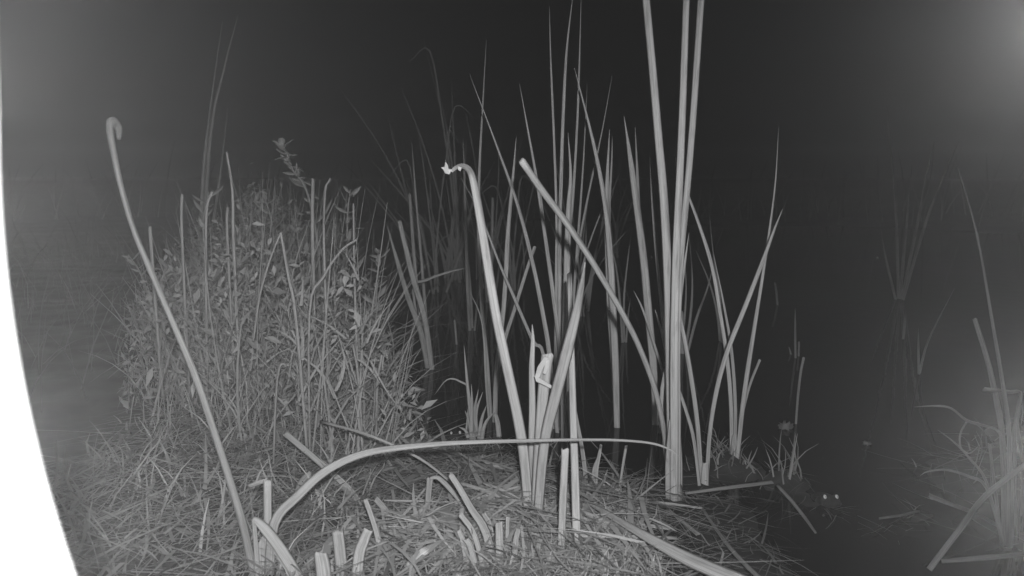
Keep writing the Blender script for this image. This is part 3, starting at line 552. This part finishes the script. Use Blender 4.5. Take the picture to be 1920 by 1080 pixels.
tag(link('marsh_grass', mesh('marsh_grass', V, F, None, T), M_GRASS), 'tangled mass of grass and weeds covering the left bank', 'grass', kind='stuff')
V, F, T = [], [], []
cnt = 0
while cnt < 14000:                               # small leaves through the same mass
    y = 1.42 + 1.5 * rnd.random() ** 1.3; x = rnd.uniform(-1.3, bank_edge(y) + 0.02); z = height(x, y); H = topz(x, y) - z
    if rnd.random() > 0.12 + 0.88 * sstep((960 + FPX * x / (y * 0.99 + 0.08) - 240) / 190): continue
    if z < 0 or H < 0.05 or (vnoise(x * 5 + 3, y * 3.5) < -0.12 and rnd.random() < 0.8): continue
    cl = vnoise(x * 8, y * 8) + 0.5
    p = Vector((x, y, z + H * min(1.0, lump(x, y)) * (rnd.random() ** 0.9 + (0.15 if rnd.random() < 0.06 else 0))))
    d = Vector((rnd.gauss(0, 0.7), rnd.gauss(0, 0.7), rnd.uniform(-0.9, 1.1))).normalized(); L = rnd.uniform(0.010, 0.030) * (1.7 if rnd.random() < 0.12 else 1); wv = d.cross(Vector((rnd.gauss(0, .5), -1, rnd.gauss(0, .5)))).normalized() * L * 0.16
    b0 = len(V); k = Vector((0, 0, -L * 0.15)); V += [p, p + d * L * 0.45 + wv, p + d * L + k, p + d * L * 0.45 - wv]; F.append((b0, b0 + 1, b0 + 2, b0 + 3)); T += [rnd.random()] * 4; cnt += 1
tag(link('weed_leaves', mesh('weed_leaves', V, F, None, T), M_GRASS, None, False), 'small leaves spread through the weeds of the left bank', 'leaves', kind='stuff')
def scatter_litter(n, region, Lr, wr, lift, tones):
    c = 0
    while c < n:
        x, y = region(); z = height(x, y)
        if z < -0.004: continue
        a = rnd.uniform(0, 2 * math.pi); L = rnd.uniform(*Lr); d = Vector((math.cos(a), math.sin(a) * 0.8, rnd.gauss(0.03, 0.09))).normalized()
        ribbon(V, F, T, (x, y, z + rnd.uniform(0.002, lift)), d, L, rnd.uniform(*wr), Vector((rnd.gauss(0, .4), rnd.gauss(0, .4), -0.1)), rnd.uniform(*tones) * (0.45 + 1.1 * max(0, 0.5 + vnoise(x * 11, y * 13))), 3); c += 1
V, F, T = [], [], []
scatter_litter(5200, lambda: (rnd.uniform(-0.75, 0.24), rnd.uniform(0.9, 1.62)), (0.03, 0.22), (0.002, 0.0075), 0.03, (0, 1))
scatter_litter(420, lambda: (rnd.uniform(0.15, 0.42), rnd.uniform(0.95, 1.42)), (0.02, 0.10), (0.002, 0.005), 0.012, (0, 0.3))
scatter_litter(160, lambda: (rnd.uniform(0.4, 0.75), rnd.uniform(0.95, 1.5)), (0.02, 0.08), (0.001, 0.004), 0.008, (0, 0.2))
scatter_litter(300, lambda: (rnd.uniform(0.72, 1.3), rnd.uniform(1.0, 1.7)), (0.03, 0.14), (0.002, 0.005), 0.03, (0, 0.35))
for _ in range(64):                             # long flattened reeds swept towards the lower right
    x, y = rnd.gauss(0.06, 0.07), rnd.gauss(1.24, 0.08); a = R(-38) + rnd.gauss(0, 0.4)
    ribbon(V, F, T, (x, y, height(x, y) + rnd.uniform(0.012, 0.04)), Vector((math.cos(a), math.sin(a), rnd.gauss(0.0, 0.04))).normalized(), rnd.uniform(0.12, 0.3), rnd.uniform(0.004, 0.009), Vector((rnd.gauss(0, .2), rnd.gauss(0, .2), -0.06)), rnd.uniform(0.3, 1.1), 4)
scatter_litter(190, lambda: (rnd.uniform(-0.55, 0.2), rnd.uniform(0.98, 1.5)), (0.05, 0.16), (0.009, 0.018), 0.035, (0.3, 1.1))
scatter_litter(300, lambda: (rnd.gauss(0.0, 0.12), rnd.gauss(1.12, 0.06)), (0.05, 0.2), (0.004, 0.010), 0.045, (0.6, 1.15))
scatter_litter(200, lambda: (rnd.gauss(-0.15, 0.05), rnd.gauss(1.06, 0.03)), (0.04, 0.12), (0.004, 0.012), 0.05, (0.8, 1.3))
tag(link('reed_litter', mesh('reed_litter', V, F, None, T), M_LITTER), 'matted dead reed litter on the near bank', 'litter', kind='stuff')
V, F, T = [], [], []
def short_grass(n, region, Hr, lean=0.35, tones=(0.2, 1)):
    c = 0
    while c < n:
        x, y = region(); z = height(x, y)
        if z < -0.003: continue
        ribbon(V, F, T, (x, y, z - 0.004), Vector((rnd.gauss(0, lean), rnd.gauss(0, lean), 1)).normalized(), rnd.uniform(*Hr), rnd.uniform(0.002, 0.005), Vector((rnd.gauss(0, .6), rnd.gauss(0, .4), -0.5)), rnd.uniform(*tones), 3); c += 1
short_grass(2200, lambda: (rnd.uniform(-0.1, 0.22), rnd.uniform(0.95, 1.22)), (0.015, 0.05), 0.5)
short_grass(450, lambda: (rnd.uniform(-0.72, -0.25), rnd.uniform(0.95, 1.5)), (0.03, 0.12))
short_grass(80, lambda: (rnd.gauss(0.455, 0.035), rnd.gauss(1.49, 0.035)), (0.01, 0.07), 0.4, (0.0, 0.25))
short_grass(22, lambda: (rnd.gauss(0.56, 0.02), rnd.gauss(1.42, 0.02)), (0.02, 0.11), 0.2, (0.0, 0.4))
short_grass(90, lambda: (rnd.uniform(0.85, 1.3), rnd.uniform(1.1, 1.6)), (0.03, 0.10), 0.4, (0.0, 0.3))
short_grass(1500, lambda: (rnd.gauss(0.0, 0.09), rnd.gauss(1.07, 0.05)), (0.01, 0.04), 0.8, (0.5, 1))
short_grass(800, lambda: (rnd.uniform(-3.6, -0.9), rnd.uniform(1.5, 5)), (0.08, 0.35), 0.3, (-0.2, 0.2))
short_grass(300, lambda: (rnd.gauss(-0.03, 0.06), rnd.gauss(1.5, 0.04)), (0.02, 0.07), 0.5, (0.0, 0.6))
tag(link('short_grass', mesh('short_grass', V, F, None, T), M_GRASS), 'short grass sprouting through the litter', 'grass', kind='stuff')
V, F, T = [], [], []
for _ in range(320):
    a = rnd.uniform(R(35), R(145)); r = rnd.uniform(8.8, 11); x, y = r * math.cos(a), 1.5 + r * math.sin(a); z = height(x, y)
    ribbon(V, F, T, (x, y, z - 0.03), Vector((rnd.gauss(0, .18), rnd.gauss(0, .18), 1)).normalized(), rnd.uniform(0.3, 1.0), rnd.uniform(0.006, 0.012), Vector((rnd.gauss(0, .3), 0, -0.2)), rnd.random(), 4)
tag(link('far_reeds', mesh('far_reeds', V, F, None, T), M_GRASS), 'barely visible belt of reeds on the far bank', 'reeds', kind='stuff')

# ------------------------------------------------------------------ frogs, eyeshine painted into the eye colour
def frog(label, px, py, sep_px, z, turn=0.0, size=None):
    """px, py: midpoint between the eyes."""
    g = gnd(px, py, z); s = sep_px * depth(g) / FPX / 0.024          # model: eyes 24 mm apart
    root = tag(empty('frog', (g.x, g.y, 0)), label, 'frog', 'frogs in the water')
    bm = bmesh.new()
    def ball(c, r, sc_): bmesh.ops.create_icosphere(bm, subdivisions=3, radius=r, matrix=Matrix.Translation(c) @ Matrix.Diagonal((*sc_, 1)))
    def limb(a, b, r0, r1):
        a, b = Vector(a), Vector(b)
        for i in range(9): ball(a.lerp(b, i / 8), r0 + (r1 - r0) * i / 8, (1, 1, 1))
    ball((0, 0.045, -0.010), 0.026, (1.05, 1.7, 0.75)); ball((0, 0.012, -0.008), 0.021, (1.15, 1.1, 0.62)); ball((0, -0.006, -0.013), 0.017, (1.15, 0.9, 0.5))
    for k in (-1, 1):
        ball((0.012 * k, 0, 0), 0.0066, (1, 1, 1))
        limb((0.020 * k, 0.035, -0.016), (0.034 * k, 0.022, -0.026), 0.007, 0.005); limb((0.034 * k, 0.022, -0.026), (0.026 * k, 0.004, -0.036), 0.005, 0.003)
        for q in (-1, 0, 1): limb((0.026 * k, 0.004, -0.036), (0.026 * k + 0.006 * q, -0.008, -0.038), 0.0022, 0.0016)
        limb((0.016 * k, 0.08, -0.014), (0.044 * k, 0.062, -0.018), 0.012, 0.009); limb((0.044 * k, 0.062, -0.018), (0.030 * k, 0.092, -0.030), 0.008, 0.005); limb((0.030 * k, 0.092, -0.030), (0.046 * k, 0.070, -0.038), 0.004, 0.003)
    me = bpy.data.meshes.new('body'); bm.to_mesh(me); bm.free()
    tmp = bpy.data.objects.new('tmp', me); C.objects.link(tmp); rm = tmp.modifiers.new('r', 'REMESH'); rm.mode = 'VOXEL'; rm.voxel_size = 0.0016
    sm = tmp.modifiers.new('s', 'SMOOTH'); sm.iterations = 4; sm.factor = 0.5
    dg = bpy.context.evaluated_depsgraph_get(); body = bpy.data.meshes.new_from_object(tmp.evaluated_get(dg)); bpy.data.objects.remove(tmp)
    rot = Matrix.Rotation(turn, 4, 'Z') @ Matrix.Diagonal((s, s, s, 1)); rot.translation = Vector((0, 0, z))
    b = link('body', body, M_FROG, None); b.parent = root; rot = rot @ Matrix.Rotation(R(-24), 4, 'X'); b.matrix_local = rot
    for k in (-1, 1):
        bm = bmesh.new(); bmesh.ops.create_uvsphere(bm, u_segments=20, v_segments=12, radius=0.0046); me = bpy.data.meshes.new('eye'); bm.to_mesh(me); bm.free()
        for v in me.vertices: v.co.x *= 0.75
        e = link('eye', me, M_EYESHINE, None); e.parent = root; e.matrix_local = rot @ Matrix.Translation((0.012 * k, -0.0040, 0.0005))
        bm = bmesh.new(); bmesh.ops.create_uvsphere(bm, u_segments=12, v_segments=8, radius=0.0011); me = bpy.data.meshes.new('pupil'); bm.to_mesh(me); bm.free()
        q = link('pupil', me, M_PUPIL, None); q.parent = e; q.location = (0, -0.0042, 0)
    return root
frog('frog with two eyes painted white for eyeshine in the shallow water at lower right', 1556, 932, 22, 0.016)
frog('smaller frog with eye points painted for eyeshine beside the short reed tuft', 854, 812, 16, 0.011, R(8))

# ------------------------------------------------------------------ small floating scraps, and pale specks standing in for far eyeshine
def scrap(label, px, py, r, v=0.6, flat=0.35):
    g = gnd(px, py, 0.004); bm = bmesh.new(); bmesh.ops.create_icosphere(bm, subdivisions=3, radius=r)
    for q in bm.verts: q.co *= 1 + 1.3 * (hsh(q.co.x * 900 + px, q.co.y * 700 + q.co.z * 300) - 0.5); q.co.z *= flat
    me = bpy.data.meshes.new('scrap'); bm.to_mesh(me); bm.free(); o = link('scrap_and_eyeshine', me, M_TORN if v > 0.7 else M_DRY); o.location = g; o.color = (.5, .5, .5, 1)  # the specks use the pale pith colour in place of eyeshine
    return tag(o, label, 'debris', 'scraps floating on the pond')
scrap('pale ragged scrap floating at the foot of the bent dead stem', 1473, 800, 0.013, 0.5, 0.9)
scrap('tiny bright speck painted as far eyeshine on the far right water near the reed fan', 1645, 483, 0.006, 0.9, 1.0)
scrap('tiny bright speck painted as far eyeshine on the water left of the thickest stem', 1222, 482, 0.006, 0.9, 1.0)
scrap('faint scrap on dark water above the frog', 1625, 831, 0.007, 0.5, 0.5)

# ------------------------------------------------------------------ the camera station's white housing plate, left of the lens
hs = tag(empty('camera_housing', (fwd(-150, 1500, 0.34).x, fwd(-150, 1500, 0.34).y, 0.03)), 'curved white camera housing plate glaring along the left edge', 'housing')
D0 = 0.34; edge = []
for k in range(41):
    y = -420 + k * 48; x = (y - 250) ** 2 / 4800 if y > 250 else -(250 - y) * 0.02
    edge.append((x, y))
bmv, bmf = [], []
prof = [(0, 0.5), (-0.004, 0.0), (-0.012, -0.3), (-0.06, -1.0), (-0.12, -1.4), (-0.12, 1.2), (-0.012, 1.2), (-0.003, 1.0)]
for (x, y) in edge:
    for (ox, oz) in prof: bmv.append(fwd(x, y, D0 + oz * 0.006) + Vector((ox, 0, 0)))
kk = len(prof)
for i in range(len(edge) - 1):
    for j in range(kk): bmf.append((i * kk + j, i * kk + (j + 1) % kk, (i + 1) * kk + (j + 1) % kk, (i + 1) * kk + j))
bmf += [tuple(range(kk)), tuple((len(edge) - 1) * kk + j for j in reversed(range(kk)))]
link('plate', mesh('plate', bmv, bmf), M_WHITE, hs)
def rod(name, a, b, r, mat, parent, n=12):
    return link(name, blade_mesh([a.lerp(b, i / 4) for i in range(5)], [2 * r, 2 * r], [(0.5 * math.cos(R(360 * k / n)), 0.5 * math.sin(R(360 * k / n))) for k in range(n)]), mat, parent)
foot = fwd(-150, 1480, 0.35); rod('post', Vector((foot.x, foot.y, -0.1)), foot + Vector((0, 0, 0.05)), 0.015, M_METAL, hs)
for lo, lamp in list(zip(GLOW_LEFT, glows_left)) + [(GLOW_RIGHT, glow_right), (GLOW_LOW, glow_low), (LAMP_MAIN, lamp_main)]:
    d = lamp.rotation_euler.to_matrix() @ Vector((0, 0, -1))
    rod('main_and_glow_body', lo - d * 0.045, lo - d * 0.018, 0.006, M_METAL, hs)  # bodies for the main lamp and the added glow lamps
    lamp.parent = hs; lamp.matrix_parent_inverse = Matrix.Translation(-Vector(hs.location))

# ------------------------------------------------------------------ added haze standing in for lens glare, lit by the lamps
hv = [(x, y, z) for z in (-1.4, 3.2) for y in (-72, 72) for x in (-72, 72)]
hz = link('glare_veil', mesh('glare_veil', hv, [(0, 2, 3, 1), (4, 5, 7, 6), (0, 1, 5, 4), (2, 6, 7, 3), (0, 4, 6, 2), (1, 3, 7, 5)]), None, None, False)
hm = bpy.data.materials.new('glare_veil'); hm.use_nodes = True; hn = hm.node_tree; hn.nodes.remove(hn.nodes['Principled BSDF'])
pv = hn.nodes.new('ShaderNodeVolumePrincipled'); pv.inputs['Density'].default_value = VEIL_DENSITY; pv.inputs['Anisotropy'].default_value = VEIL_G; pv.inputs['Color'].default_value = (0.95, 0.95, 0.95, 1)
hn.links.new(pv.outputs[0], hn.nodes['Material Output'].inputs['Volume']); hz.data.materials.append(hm)
tag(hz, 'thin added haze glowing in the infrared light', 'glare_veil', kind='stuff')
